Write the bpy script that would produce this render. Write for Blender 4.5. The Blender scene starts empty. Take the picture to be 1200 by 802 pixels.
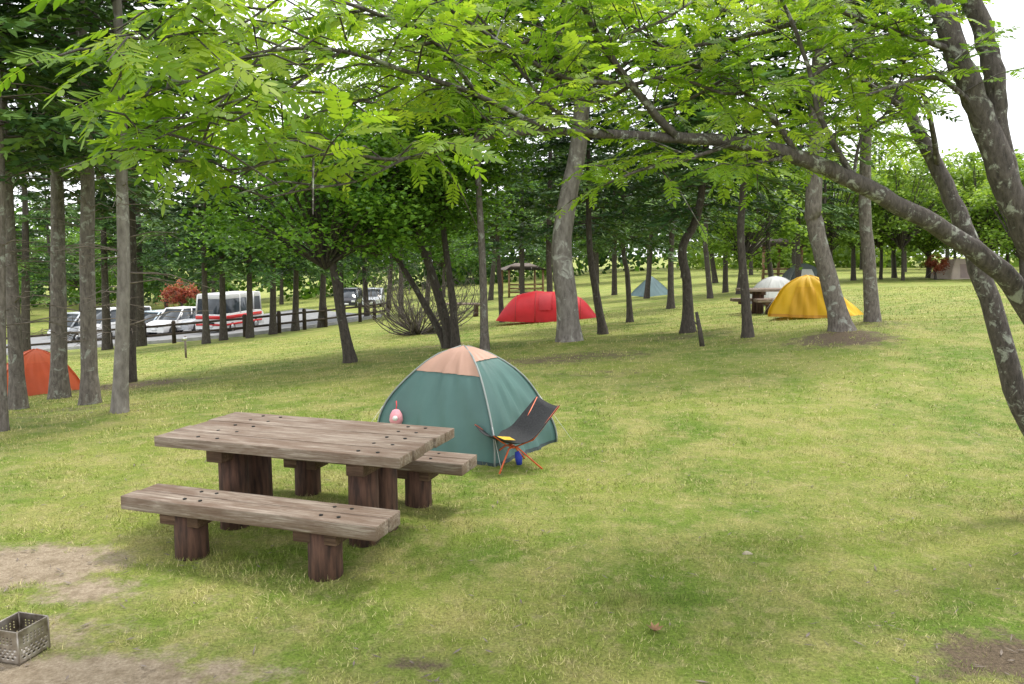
import bpy, math, random
import numpy as np
from mathutils import Vector, Matrix
rng=np.random.default_rng(7); random.seed(7)
SC=bpy.context.scene; COL=SC.collection
PI=math.pi; R=math.radians
F=900.0; TH=math.atan(101/900.0); CZ=1.95
# ------------------------------------------------------------------ terrain
def ss(a,b,x):
    t=np.clip((np.asarray(x,float)-a)/(b-a),0,1); return t*t*(3-2*t)
_tab=np.random.default_rng(3).random((256,256))
def vn(x,y,s,seed=0):
    x=np.asarray(x,float)/s+seed*17.3+500; y=np.asarray(y,float)/s+seed*9.7+500
    xi=np.floor(x).astype(int); yi=np.floor(y).astype(int); fx=x-xi; fy=y-yi
    fx=fx*fx*(3-2*fx); fy=fy*fy*(3-2*fy)
    g=lambda a,b:_tab[a%256,b%256]
    return (g(xi,yi)*(1-fx)+g(xi+1,yi)*fx)*(1-fy)+(g(xi,yi+1)*(1-fx)+g(xi+1,yi+1)*fx)*fy
def H(x,y):
    x=np.asarray(x,float); y=np.asarray(y,float)
    s=ss(5,16,y)
    c=np.interp(y,[-200,13,20,27,45,70,2000],[0,0,.25,.5,1.1,1.4,1.4])
    xc=np.clip(x,-42,200)
    lat=np.where(xc<15,.085*xc,1.275+.02*(np.minimum(xc,40)-15))
    return s*lat-c+.05*s*(vn(x,y,4,1)-.5)*ss(60,30,y)+.02*(vn(x,y,1.6,2)-.5)
def ray(px,py):
    u=(px-600)/F; v=(401-py)/F
    return np.array([u, math.cos(TH)+v*math.sin(TH), -math.sin(TH)+v*math.cos(TH)])
def at(px,py,Y):
    d=ray(px,py); t=Y/d[1]; return np.array([d[0]*t,Y,CZ+d[2]*t])
_YS=np.concatenate([np.arange(2,20,.02),np.arange(20,160,.08)])
def hit(px,py):
    d=ray(px,py); t=_YS/d[1]; k=np.nonzero(CZ+d[2]*t<=H(d[0]*t,_YS))[0]
    Y=_YS[k[0]] if len(k) else 160.
    p=at(px,py,Y); p[2]=float(H(p[0],p[1])); return p
# ------------------------------------------------------------------ mesh builder
class MB:
    def __init__(s): s.v=[];s.f=[];s.m=[];s.r=[];s.n=0
    def add(s,V,Fc,mat=0,rnd=.5):
        V=np.asarray(V,float).reshape(-1,3); Fc=np.asarray(Fc,int)
        s.v.append(V); s.f.append(Fc+s.n); s.m.append((len(Fc),mat))
        s.r.append(np.broadcast_to(np.asarray(rnd,float),(len(V),)).copy()); s.n+=len(V)
    def polys(s,P,mat=0,rnd=.5):           # P: (N,k,3)
        P=np.asarray(P,float); N,k=P.shape[:2]
        r=np.asarray(rnd,float)
        if r.ndim==1 and len(r)==N: r=np.repeat(r,k)
        s.add(P.reshape(-1,3),np.arange(N*k).reshape(N,k),mat,r)
    def build(s,name,mats,parent=None,smooth=False,bevel=0,loc=None):
        me=bpy.data.meshes.new(name)
        V=np.concatenate(s.v); me.vertices.add(len(V)); me.vertices.foreach_set('co',V.ravel())
        loops=np.concatenate([f.ravel() for f in s.f]); sizes=np.concatenate([np.full(len(f),f.shape[1]) for f in s.f])
        st=np.concatenate([[0],np.cumsum(sizes)[:-1]])
        me.loops.add(len(loops)); me.loops.foreach_set('vertex_index',loops.astype(np.int32))
        me.polygons.add(len(sizes)); me.polygons.foreach_set('loop_start',st.astype(np.int32))
        mi=np.concatenate([np.full(n,m) for n,m in s.m]); me.polygons.foreach_set('material_index',mi.astype(np.int32))
        if smooth: me.polygons.foreach_set('use_smooth',np.ones(len(sizes),bool))
        a=me.attributes.new('rnd','FLOAT','POINT'); a.data.foreach_set('value',np.concatenate(s.r).astype(np.float32))
        me.update(calc_edges=True)
        if not isinstance(mats,(list,tuple)): mats=[mats]
        for m in mats: me.materials.append(m)
        o=bpy.data.objects.new(name,me); COL.objects.link(o)
        if parent is not None: o.parent=parent
        if loc is not None: o.location=loc
        if bevel:
            b=o.modifiers.new('Bevel','BEVEL'); b.width=bevel; b.segments=2; b.limit_method='ANGLE'
        return o
def tube(mb,pts,rad,n=8,mat=0,cap=True,rnd=.5,wob=0):
    P=np.asarray(pts,float); K=len(P); rad=np.broadcast_to(np.asarray(rad,float),(K,))
    T=np.gradient(P,axis=0); T/=np.linalg.norm(T,axis=1)[:,None]+1e-9
    a=np.array([0,0,1.]) if abs(T[0][2])<.9 else np.array([1.,0,0])
    N=np.cross(T[0],a); N/=np.linalg.norm(N); V=[]
    an=np.arange(n)*2*PI/n
    for i in range(K):
        N=N-T[i]*np.dot(N,T[i]); N/=np.linalg.norm(N)+1e-9; B=np.cross(T[i],N)
        rr=rad[i]*(1+wob*rng.uniform(-1,1,n)) if wob else np.full(n,rad[i])
        V.append(P[i]+(np.cos(an)*rr)[:,None]*N+(np.sin(an)*rr)[:,None]*B)
    V=np.concatenate(V); i=np.arange(K-1)[:,None]*n; j=np.arange(n)[None,:]; j2=(j+1)%n
    Fq=np.stack([i+j,i+j2,i+n+j2,i+n+j],-1).reshape(-1,4)
    base=mb.n; mb.add(V,Fq,mat,rnd)
    if cap:
        for k in (0,K-1):
            idx=np.arange(n)+k*n
            if k==0: idx=idx[::-1]
            mb.f.append((idx+base)[None,:]); mb.m.append((1,mat))
def box(mb,c,s,M=None,mat=0):
    sx,sy,sz=[q/2 for q in s]
    V=np.array([[x,y,z] for x in(-sx,sx) for y in(-sy,sy) for z in(-sz,sz)],float)
    if M is not None: V=V@np.array(M).T
    V=V+np.array(c,float)
    mb.add(V,[[0,1,3,2],[4,6,7,5],[0,4,5,1],[2,3,7,6],[0,2,6,4],[1,5,7,3]],mat)
def smoothpath(pts,n=5):      # catmull-rom through points (any dims)
    P=np.asarray(pts,float); P=np.vstack([2*P[0]-P[1],P,2*P[-1]-P[-2]]); out=[]
    for i in range(1,len(P)-2):
        for t in np.arange(n)/n:
            a,b,c,d=P[i-1],P[i],P[i+1],P[i+2]
            out.append(.5*((2*b)+(-a+c)*t+(2*a-5*b+4*c-d)*t*t+(-a+3*b-3*c+d)*t**3))
    out.append(P[-2]); return np.array(out)
def tag(o,label=None,cat=None,group=None,kind=None):
    if label: o['label']=label
    if cat: o['category']=cat
    if group: o['group']=group
    if kind: o['kind']=kind
    return o
def empty(name,loc,rz=0,label=None,cat=None,group=None):
    o=bpy.data.objects.new(name,None); COL.objects.link(o); o.location=[float(q) for q in loc]; o.rotation_euler=(0,0,rz)
    o.empty_display_size=.2
    return tag(o,label,cat,group)
def dup(root,loc,rz,label):
    def cp(o,par):
        c=o.copy(); COL.objects.link(c)
        if par is not None: c.parent=par
        for ch in list(o.children): cp(ch,c)
        return c
    r=cp(root,None); r.location=[float(q) for q in loc]; r.rotation_euler=(0,0,rz); r['label']=label; return r
# ------------------------------------------------------------------ materials
def newmat(name):
    m=bpy.data.materials.new(name); m.use_nodes=True; nt=m.node_tree
    return m,nt.nodes,nt.links,nt.nodes['Principled BSDF']
def ramp(N,L,inp,stops,interp='LINEAR'):
    r=N.new('ShaderNodeValToRGB'); r.color_ramp.interpolation=interp
    e=r.color_ramp.elements
    while len(e)<len(stops): e.new(.5)
    for q,(p,c) in zip(e,stops):
        q.position=p; q.color=(*c,1) if not isinstance(c,(int,float)) else (c,c,c,1)
    L.new(inp,r.inputs[0]); return r.outputs[0]
def noise(N,L,vec,scale,detail=5,rough=.55,dist=0):
    n=N.new('ShaderNodeTexNoise'); n.inputs['Scale'].default_value=scale; n.inputs['Detail'].default_value=detail
    n.inputs['Roughness'].default_value=rough; n.inputs['Distortion'].default_value=dist
    if vec is not None: L.new(vec,n.inputs['Vector'])
    return n.outputs['Fac']
def mix(N,L,f,a,b,mode='MIX'):
    m=N.new('ShaderNodeMix'); m.data_type='RGBA'; m.blend_type=mode
    for s,v in ((m.inputs[0],f),(m.inputs[6],a),(m.inputs[7],b)):
        if hasattr(v,'links') or hasattr(v,'is_linked'): L.new(v,s)
        elif isinstance(v,(int,float)): s.default_value=v if s==m.inputs[0] else (v,v,v,1)
        else: s.default_value=(*v,1)
    return m.outputs[2]
def coords(N,L,kind='Object',stretch=(1,1,1)):
    t=N.new('ShaderNodeTexCoord'); mp=N.new('ShaderNodeMapping'); mp.inputs['Scale'].default_value=stretch
    L.new(t.outputs[kind],mp.inputs[0]); return mp.outputs[0]
def bump(N,L,B,h,strength=.5,dist=.02):
    b=N.new('ShaderNodeBump'); b.inputs['Strength'].default_value=strength; b.inputs['Distance'].default_value=dist
    L.new(h,b.inputs['Height']); L.new(b.outputs[0],B.inputs['Normal'])
def pmat(name,c1,c2,scale=8,rough=.7,bm=.3,stretch=(1,1,1),metal=0,lo=.35,hi=.65,dist=.01,trans=0):
    m,N,L,B=newmat(name); v=coords(N,L,'Object',stretch); n=noise(N,L,v,scale)
    c=ramp(N,L,n,[(lo,c1),(hi,c2)]); L.new(c,B.inputs['Base Color']); B.inputs['Roughness'].default_value=rough
    B.inputs['Metallic'].default_value=metal
    if bm: bump(N,L,B,n,bm,dist)
    if trans:
        t=N.new('ShaderNodeBsdfTranslucent'); L.new(c,t.inputs[0]); ms=N.new('ShaderNodeMixShader'); ms.inputs[0].default_value=trans
        L.new(B.outputs[0],ms.inputs[1]); L.new(t.outputs[0],ms.inputs[2]); L.new(ms.outputs[0],N['Material Output'].inputs[0])
    return m
def leafmat(name,dark,mid,light,trans=.4,gain=1.35):
    m,N,L,B=newmat(name)
    a=N.new('ShaderNodeAttribute'); a.attribute_name='rnd'
    oi=N.new('ShaderNodeObjectInfo')
    c=ramp(N,L,a.outputs['Fac'],[(0.,dark),(.5,mid),(1.,light)])
    hs=N.new('ShaderNodeHueSaturation'); L.new(c,hs.inputs['Color'])
    mr=N.new('ShaderNodeMapRange'); mr.inputs[3].default_value=.8; mr.inputs[4].default_value=1.2; L.new(oi.outputs['Random'],mr.inputs[0]); L.new(mr.outputs[0],hs.inputs['Value'])
    c=hs.outputs[0]
    L.new(c,B.inputs['Base Color']); B.inputs['Roughness'].default_value=.5; B.inputs['Specular IOR Level'].default_value=.3 if trans else .1
    if trans:
        t=N.new('ShaderNodeBsdfTranslucent'); ct=mix(N,L,1.,c,(gain,gain*1.0,gain*.5),'MULTIPLY'); L.new(ct,t.inputs[0])
        ms=N.new('ShaderNodeMixShader'); ms.inputs[0].default_value=trans
        L.new(B.outputs[0],ms.inputs[1]); L.new(t.outputs[0],ms.inputs[2]); L.new(ms.outputs[0],N['Material Output'].inputs[0])
    return m
def barkmat(name,dark,light,lichen,amt=.55,sc=6):
    m,N,L,B=newmat(name)
    v=coords(N,L,'Object',(1,1,.35)); n=noise(N,L,v,sc*4,8,.65); c=ramp(N,L,n,[(.32,dark),(.68,light)])
    v2=coords(N,L,'Object'); n2=noise(N,L,v2,sc,6,.7,.5); f=ramp(N,L,n2,[(amt,0),(amt+.08,1)])
    c=mix(N,L,f,c,lichen); L.new(c,B.inputs['Base Color']); B.inputs['Roughness'].default_value=.9
    bump(N,L,B,n,.8,.02); return m
def woodmat(name,c1,c2,c3,blot,rough=.75):
    m,N,L,B=newmat(name)
    v=coords(N,L,'Object',(1.2,22,22)); n=noise(N,L,v,3,9,.7,.6)
    v2=coords(N,L,'Object',(1.6,5,5)); n2=noise(N,L,v2,1.6,6,.65)
    c=ramp(N,L,n,[(.3,c1),(.5,c2),(.68,c3)])
    c=mix(N,L,ramp(N,L,n2,[(.42,.85),(.6,0)]),c,mix(N,L,.75,c,blot,'MIX'))
    L.new(c,B.inputs['Base Color']); B.inputs['Roughness'].default_value=rough; B.inputs['Specular IOR Level'].default_value=.25
    bump(N,L,B,n,.8,.008); return m
M={}
M['top']=woodmat('weathered_wood',(.1,.07,.052),(.24,.19,.15),(.4,.345,.29),(.12,.07,.045))
M['side']=woodmat('timber_side',(.045,.025,.017),(.12,.07,.045),(.2,.13,.09),(.05,.03,.02))
M['log']=pmat('stained_log',(.03,.014,.009),(.115,.055,.035),5,.85,.5,(6,6,.8))
M['bolt']=pmat('black_iron',(.01,.01,.01),(.03,.028,.025),20,.5,.1,metal=.6)
M['barkfir']=barkmat('fir_bark',(.07,.058,.048),(.2,.172,.15),(.28,.29,.25),.56)
M['barkdark']=barkmat('dark_bark',(.03,.024,.02),(.095,.078,.064),(.17,.18,.14),.6)
M['barkpale']=barkmat('pale_bark',(.1,.085,.075),(.26,.235,.21),(.36,.36,.32),.55,3)
M['barkrowan']=barkmat('rowan_bark',(.035,.028,.025),(.12,.1,.09),(.3,.31,.27),.55,11)
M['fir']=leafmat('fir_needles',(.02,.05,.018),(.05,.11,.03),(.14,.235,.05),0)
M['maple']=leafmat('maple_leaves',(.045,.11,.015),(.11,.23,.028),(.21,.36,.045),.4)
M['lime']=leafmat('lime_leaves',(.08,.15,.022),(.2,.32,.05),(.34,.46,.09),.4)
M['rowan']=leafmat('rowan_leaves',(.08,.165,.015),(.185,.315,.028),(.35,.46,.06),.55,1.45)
M['redleaf']=leafmat('red_leaves',(.12,.02,.015),(.3,.07,.04),(.4,.14,.08),.3,1.2)
M['dead']=pmat('dead_twig',(.1,.08,.06),(.22,.18,.15),10,.9,0)
M['shrub']=pmat('shrub_stem',(.05,.04,.033),(.16,.135,.115),10,.9,0)
M['white']=pmat('white_paint',(.72,.73,.73),(.8,.8,.8),3,.35,0)
M['tyre']=pmat('tyre_rubber',(.02,.02,.02),(.035,.035,.035),8,.9,0)
M['glass']=pmat('dark_glass',(.02,.025,.03),(.05,.06,.07),1.5,.1,0)
M['silver']=pmat('silver_metal',(.45,.46,.48),(.6,.6,.6),8,.3,.05,metal=.8)
def groundmat(blade=False):
    m,N,L,B=newmat('grass_blades' if blade else 'lawn')
    g=N.new('ShaderNodeNewGeometry'); P=g.outputs['Position']
    n1=noise(N,L,P,.45,4,.6); n2=noise(N,L,P,1.7,6,.7); n3=noise(N,L,P,9,6,.7)
    a=lambda nm:(lambda q:(setattr(q,'attribute_name',nm),q.outputs['Fac'])[1])(N.new('ShaderNodeAttribute'))
    c=mix(N,L,ramp(N,L,n1,[(.4,0),(.6,1)]),(.15,.235,.032),(.25,.305,.055))
    c=mix(N,L,ramp(N,L,n2,[(.43,0),(.64,.85)]),c,(.4,.37,.13))
    c=mix(N,L,ramp(N,L,n3,[(.5,0),(.68,.6)]),c,(.45,.38,.19))
    if not blade:
        n4=noise(N,L,P,60,6,.75)
        c=mix(N,L,1.,c,ramp(N,L,n4,[(.3,.4),(.7,1.4)]),'MULTIPLY')
        n5=noise(N,L,P,5,8,.8)
        dirt=a('dirt'); 
        s=N.new('ShaderNodeMath'); s.operation='ADD'; L.new(dirt,s.inputs[0]); L.new(n5,s.inputs[1])
        f=ramp(N,L,s.outputs[0],[(.8,0),(1.,1)])
        dc=mix(N,L,ramp(N,L,n4,[(.3,0),(.7,1)]),(.25,.19,.125),(.56,.46,.34))
        dc=mix(N,L,ramp(N,L,n3,[(.38,.6),(.55,0)]),dc,(.2,.15,.09))
        c=mix(N,L,f,c,dc)
        lit=a('litter'); s=N.new('ShaderNodeMath'); s.operation='ADD'; L.new(lit,s.inputs[0]); L.new(n5,s.inputs[1])
        f=ramp(N,L,s.outputs[0],[(.8,0),(1.05,1)])
        dc=mix(N,L,ramp(N,L,n4,[(.3,0),(.7,1)]),(.06,.045,.03),(.24,.18,.12))
        c=mix(N,L,f,c,dc); bump(N,L,B,n4,.8,.04)
    else:
        r=a('rnd')
        c=mix(N,L,ramp(N,L,r,[(.7,0),(.8,.9)]),c,(.52,.45,.23))
        c=mix(N,L,1.,c,ramp(N,L,r,[(0,.4),(.65,1.45),(1,1.2)]),'MULTIPLY')
    L.new(c,B.inputs['Base Color']); B.inputs['Roughness'].default_value=.85; B.inputs['Specular IOR Level'].default_value=.15
    return m
# ------------------------------------------------------------------ ground
def patches(lst):
    out=[]
    for px,py,rx,ry,s in lst:
        p=hit(px,py); out.append((p[0],p[1],rx,ry,s))
    return out
DIRT=patches([(25,665,.8,.5,.7),(105,695,.45,.3,.55),(60,745,.8,.35,.42),(30,800,1.4,.35,.7),(170,780,.6,.3,.42),(260,795,.6,.2,.33),(480,785,.3,.12,.3),(640,725,.3,.12,.3),(420,700,.3,.15,.3),(880,640,.3,.2,.25),(260,700,.5,.15,.3),(560,600,.6,.3,.25),(900,560,.8,.4,.2),(1000,700,.4,.2,.25),(600,760,.4,.12,.25),(350,740,.5,.15,.28)])
LIT=patches([(1180,770,.55,.35,.6),(1110,790,.3,.15,.45),(490,780,.3,.1,.5),(660,420,2.6,1.5,.5),(985,402,1.3,1.0,.6),(800,395,2,1.5,.4),(150,452,2.5,1.2,.55),(100,478,1.8,.8,.4),(705,438,2,.8,.35),(30,490,1.5,1,.3),(320,660,.8,.25,.25),(410,425,1.2,1,.35),(525,405,2,1.2,.4),(870,400,1.5,1.2,.35),(1025,385,1.5,1.5,.4),(560,380,3,3,.2),(200,795,.5,.2,.3)])
def pval(lst,x,y):
    r=np.zeros_like(x)
    for cx,cy,rx,ry,s in lst: r=np.maximum(r,s*np.exp(-(((x-cx)/rx)**2+((y-cy)/ry)**2)))
    return r
def axis(lo,hi,st,far,neg):
    a=list(np.arange(lo,hi,st)); q=st; v=hi
    while v<far: a.append(v); q*=1.07; v+=q
    a.append(far)
    q=st; v=lo-st; b=[]
    while v>neg: b.append(v); q*=1.09; v-=q
    b.append(neg); return np.array(b[::-1]+a)
xs=axis(-7,7,.07,700,-700); ys=axis(2.5,13,.07,900,-60)
GX,GY=np.meshgrid(xs,ys); GZ=H(GX,GY)
MND=[(hit(px,py),a,w) for (px,py,a,w) in ((985,397,.14,1.0),(665,406,.14,.8),(1022,383,.1,1.0),(140,488,.1,.6))]
def mz(x,y):
    r=np.zeros_like(x)
    for p,a,w in MND: r+=a*np.exp(-(((x-p[0])**2+(y-p[1])**2)/w**2))
    return r
GZ=GZ+mz(GX,GY)+.015*(vn(GX,GY,.35,5)-.5)*(GY<14)
nx,ny=len(xs),len(ys)
mb=MB(); i=np.arange(ny-1)[:,None]*nx; j=np.arange(nx-1)[None,:]
mb.add(np.stack([GX,GY,GZ],-1),np.stack([i+j,i+j+1,i+nx+j+1,i+nx+j],-1).reshape(-1,4))
g=mb.build('ground',groundmat(),smooth=True); tag(g,'sloping mown lawn with worn dirt patches','ground',kind='structure')
for nm,l in (('dirt',DIRT),('litter',LIT)):
    a=g.data.attributes.new(nm,'FLOAT','POINT'); a.data.foreach_set('value',pval(l,GX,GY).ravel().astype(np.float32))
# grass
mb=MB(); lush=hit(760,705)
for y0,y1,den,ln,wd in ((2.7,5.2,6200,.031,.0036),(5.2,9,2400,.034,.0055),(9,16,620,.042,.01),(16,32,150,.05,.018)):
    A=.72*(y1*y1-y0*y0)+1.4*(y1-y0); n=int(A*den)
    y=np.sqrt(rng.uniform(y0*y0,y1*y1,n)); x=rng.uniform(-1,1,n)*(.72*y+.7)
    d=pval(DIRT,x,y)*1.3+pval(LIT,x,y)*.9+.6*vn(x,y,.16,8)
    thin=vn(x,y,.5,11); tuft=vn(x,y,.09,21)
    lu=np.exp(-(((x-lush[0])/.35)**2+((y-lush[1])/.13)**2))+.5*np.exp(-(((x+1.5)/1.2)**2+((y-5.3)/.9)**2))
    keep=(d<.82-.12*rng.random(n))&(rng.random(n)<.3+.6*thin+.4*tuft+lu*.5); x=x[keep];y=y[keep];tuft=tuft[keep];lu=lu[keep];n=len(x)
    z=H(x,y)+mz(x,y)-.004
    L_=ln*rng.uniform(.45,1.4,n)*(1+.9*lu)*(.6+.7*tuft); az=rng.uniform(0,2*PI,n); ti=rng.uniform(.2,1.3,n)
    dr=np.stack([np.cos(az)*np.sin(ti),np.sin(az)*np.sin(ti),np.cos(ti)],-1)
    aw=rng.uniform(0,2*PI,n); sd=np.stack([np.cos(aw),np.sin(aw),0*aw],-1)*(wd*rng.uniform(.5,1.3,n))[:,None]/2
    b=np.stack([x,y,z],-1); rr=np.clip(rng.random(n)*.9+.25*(tuft-.5)-.35*lu,0,1)
    mb.polys(np.stack([b-sd,b+sd,b+dr*L_[:,None]],1),0,rr)
tag(mb.build('grass',groundmat(True)),'short mown green and straw coloured grass blades','grass',kind='stuff')
# litter bits
mb=MB(); n=4200; y=np.sqrt(rng.uniform(9,130,n)); x=rng.uniform(-1,1,n)*.72*y
k=rng.random(n)<.18+pval(LIT,x,y)*2+pval(DIRT,x,y)*.8; x=x[k];y=y[k];n=len(x); z=H(x,y)+mz(x,y)+.014
az=rng.uniform(0,PI,n); l=rng.uniform(.008,.04,n); w=rng.uniform(.002,.008,n)
a=np.stack([np.cos(az)*l,np.sin(az)*l,rng.uniform(-.3,.3,n)*l],-1); b=np.stack([-np.sin(az)*w,np.cos(az)*w,0*az],-1); c=np.stack([x,y,z],-1)
mb.polys(np.stack([c-a,c-b,c+a,c+b],1)); tag(mb.build('fallen_twigs',M['dead']),'brown twigs and leaf bits scattered on the lawn','twigs',kind='stuff')
# ------------------------------------------------------------------ tree crowns (shared meshes)
def fir_crown(seed,z0,z1,Rm,step=.46,wd_=.038):
    r=np.random.default_rng(seed); mb=MB(); tw=MB(); z=z0
    while z<z1-.2:
        f=(z-z0)/(z1-z0); nb=r.integers(6,9)
        for b in range(nb):
            if r.random()<.14: continue
            az=r.uniform(0,2*PI); L_=Rm*(1-f)**.75*r.uniform(.55,1.12)*(1 if f>.12 else r.uniform(.7,1))+.2
            el=r.uniform(-.05,.25)+f*.4; zz=z+r.uniform(-.14,.14)
            t=np.arange(.18,.995,.085/L_); d=np.array([math.cos(az),math.sin(az)]); s=np.array([-d[1],d[0]])
            br=r.uniform(-.25,.3)+ (.15 if f<.3 else 0)
            P=np.array([[d[0]*L_*q,d[1]*L_*q,zz+L_*(el*q-.32*q*q)] for q in np.linspace(0,1,5)])
            tube(tw,P,np.linspace(.022,.005,5),3,0,False)
            for q in t:
                c=np.array([*(d*L_*q),zz+L_*(el*q-.32*q*q)])
                for sgn in(-1,1):
                    sl=(.42*L_*(1-q)**.7*min(1,q*3)+.1)*r.uniform(.6,1.1); k=max(1,int(sl/.13))
                    dr=np.array([*(d*.62+s*sgn*.8),-.18+r.normal(0,.12)]); dr/=np.linalg.norm(dr)
                    u=(np.arange(k)+.5)/k*sl; n=len(u)
                    C=c+dr*u[:,None]; C[:,2]-=.12*u*u
                    ld=dr+r.normal(0,.28,(n,3)); ld/=np.linalg.norm(ld,axis=1)[:,None]
                    wd=np.cross(ld,np.array([0,0,1.])+r.normal(0,.55,(n,3))); wd/=np.linalg.norm(wd,axis=1)[:,None]
                    ll=.11*r.uniform(.7,1.3,n)[:,None]; ww=wd_*r.uniform(.6,1.3,n)[:,None]
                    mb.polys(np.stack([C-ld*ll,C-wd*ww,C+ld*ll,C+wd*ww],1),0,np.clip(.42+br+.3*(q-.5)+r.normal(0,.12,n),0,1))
        z+=step*r.uniform(.75,1.25)
    return mb,tw
def broad_crown(seed,Rx,Rz,nc,nl,leaf,flat=.4,z_low=-.5,crs=.3):
    r=np.random.default_rng(seed); mb=MB(); tw=MB()
    for c in range(nc):
        while True:
            v=r.uniform(-1,1,3)
            if .25<np.linalg.norm(v)<1 and v[2]>z_low: break
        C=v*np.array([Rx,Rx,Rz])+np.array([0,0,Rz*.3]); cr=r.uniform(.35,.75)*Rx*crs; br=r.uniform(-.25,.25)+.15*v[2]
        P=smoothpath([[0,0,-Rz*.45],[C[0]*.35,C[1]*.35,C[2]*.4-.2*Rz],[C[0]*.75,C[1]*.75,C[2]*.85],C],3)
        tube(tw,P,np.linspace(.035*Rx/2.5,.008,len(P)),4,0,False)
        n=int(nl*r.uniform(.6,1.3)); q=r.normal(0,1,(n,3))*np.array([cr,cr,cr*flat]); c0=C+q
        c0[:,2]-=.25*(q[:,0]**2+q[:,1]**2)/max(cr,.1)*.6
        az=r.uniform(0,2*PI,n); dr=np.stack([np.cos(az),np.sin(az),r.normal(-.35,.35,n)],-1); dr/=np.linalg.norm(dr,axis=1)[:,None]
        wd=np.cross(dr,np.array([0,0,1.])+r.normal(0,.45,(n,3))); wd/=np.linalg.norm(wd,axis=1)[:,None]
        l=(leaf*r.uniform(.6,1.2,n))[:,None]
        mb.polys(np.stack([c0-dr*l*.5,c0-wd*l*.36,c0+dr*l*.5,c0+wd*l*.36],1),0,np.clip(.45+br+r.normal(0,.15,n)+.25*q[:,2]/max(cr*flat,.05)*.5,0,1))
    return mb,tw
def proto(mbtw,mat,wood,nm):
    a,b=mbtw; o=a.build('crown',mat); t=b.build('branch',wood); m1,m2=o.data,t.data
    bpy.data.objects.remove(o); bpy.data.objects.remove(t); return m1,m2
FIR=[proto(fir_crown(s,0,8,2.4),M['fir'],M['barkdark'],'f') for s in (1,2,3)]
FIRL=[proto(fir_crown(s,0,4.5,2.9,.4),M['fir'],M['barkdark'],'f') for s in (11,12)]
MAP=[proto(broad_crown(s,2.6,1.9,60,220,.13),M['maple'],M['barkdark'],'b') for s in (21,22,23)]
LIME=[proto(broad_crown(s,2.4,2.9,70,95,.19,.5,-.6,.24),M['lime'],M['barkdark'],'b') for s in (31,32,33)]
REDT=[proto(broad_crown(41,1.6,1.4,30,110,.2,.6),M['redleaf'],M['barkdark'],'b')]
KIND={'fir':FIR,'firl':FIRL,'maple':MAP,'lime':LIME,'red':REDT}
cnt=[0]
def tree(kind,pts,w,label,cs=1.0,cz=None,bark='barkfir',group=None,name=None,cat='tree',H_=None,dead=0,flare=1.5,sides=10):
    """pts: trunk outline base->up; cz: crown base height above ground for firs (m)"""
    b=hit(*pts[0]); Y=b[1]; n0=len(pts)
    P=[b-np.array([0,0,.15])]+[b+np.array([0,0,.12])]
    P+=[at(px,py,Y) for px,py in pts[1:]]
    last=P[-1]; dirn=P[-1]-P[-2]; dirn/=np.linalg.norm(dirn)
    fir=kind.startswith('fir'); ch=8 if kind=='fir' else 4.5
    rel=[p-b for p in P]
    if fir:
        z0=cz if cz is not None else rel[-1][2]
        top=z0+ch*cs*.98
        if rel[-1][2]<top: rel.append(rel[-1]+np.array([dirn[0]*.3/(dirn[2]+.01)*.3,0,1])*(top-rel[-1][2]))
    S=smoothpath(rel,4); r0=w*Y/F/2; zt=S[-1][2]
    rad=r0*(1-.82*np.clip(S[:,2]/zt,0,1)) if fir else r0*(1-.45*np.clip(S[:,2]/zt,0,1))
    rad=rad*(1+(flare-1)*np.exp(-np.clip(S[:,2],0,9)/.22))
    root=empty(name or ('fir_tree' if fir else 'broadleaf_tree'),b,0,label,cat,group)
    mb=MB(); tube(mb,S,rad,sides,wob=.05); mb.build('trunk',M[bark],root,True)
    cnt[0]+=1; v=KIND[kind][cnt[0]%len(KIND[kind])]
    if fir:
        k=np.interp(z0,S[:,2],np.arange(len(S))); k0=int(k); base=S[min(k0,len(S)-1)]; loc=np.array([base[0],base[1],z0])
    else: loc=S[-1]
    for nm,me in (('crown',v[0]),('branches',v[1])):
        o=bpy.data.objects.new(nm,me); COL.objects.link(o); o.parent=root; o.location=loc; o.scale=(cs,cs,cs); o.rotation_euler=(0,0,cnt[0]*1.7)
        if nm=='branches': o['kind']='stuff'
    if dead:
        mb=MB()
        for q in range(dead):
            z=rng.uniform(1.0,(cz or 3)+1); c=np.array([np.interp(z,S[:,2],S[:,i]) for i in range(3)]); az=rng.uniform(0,2*PI); l=rng.uniform(.3,1.3)
            e=c+np.array([math.cos(az)*l,math.sin(az)*l,rng.uniform(-.25,.2)*l]); mm=(c+e)/2+np.array([0,0,.08*l])
            tube(mb,[c,mm,e],[.012,.008,.003],3,0,False)
            for s in range(3):
                f=rng.uniform(.3,.9); a=c+(e-c)*f; tube(mb,[a,a+np.array([rng.normal(0,.2),rng.normal(0,.2),rng.uniform(-.15,.1)])],[.006,.002],3,0,False)
        mb.build('dead_twigs',M['dead'],root)['kind']='stuff'
    return root
T=tree
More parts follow.
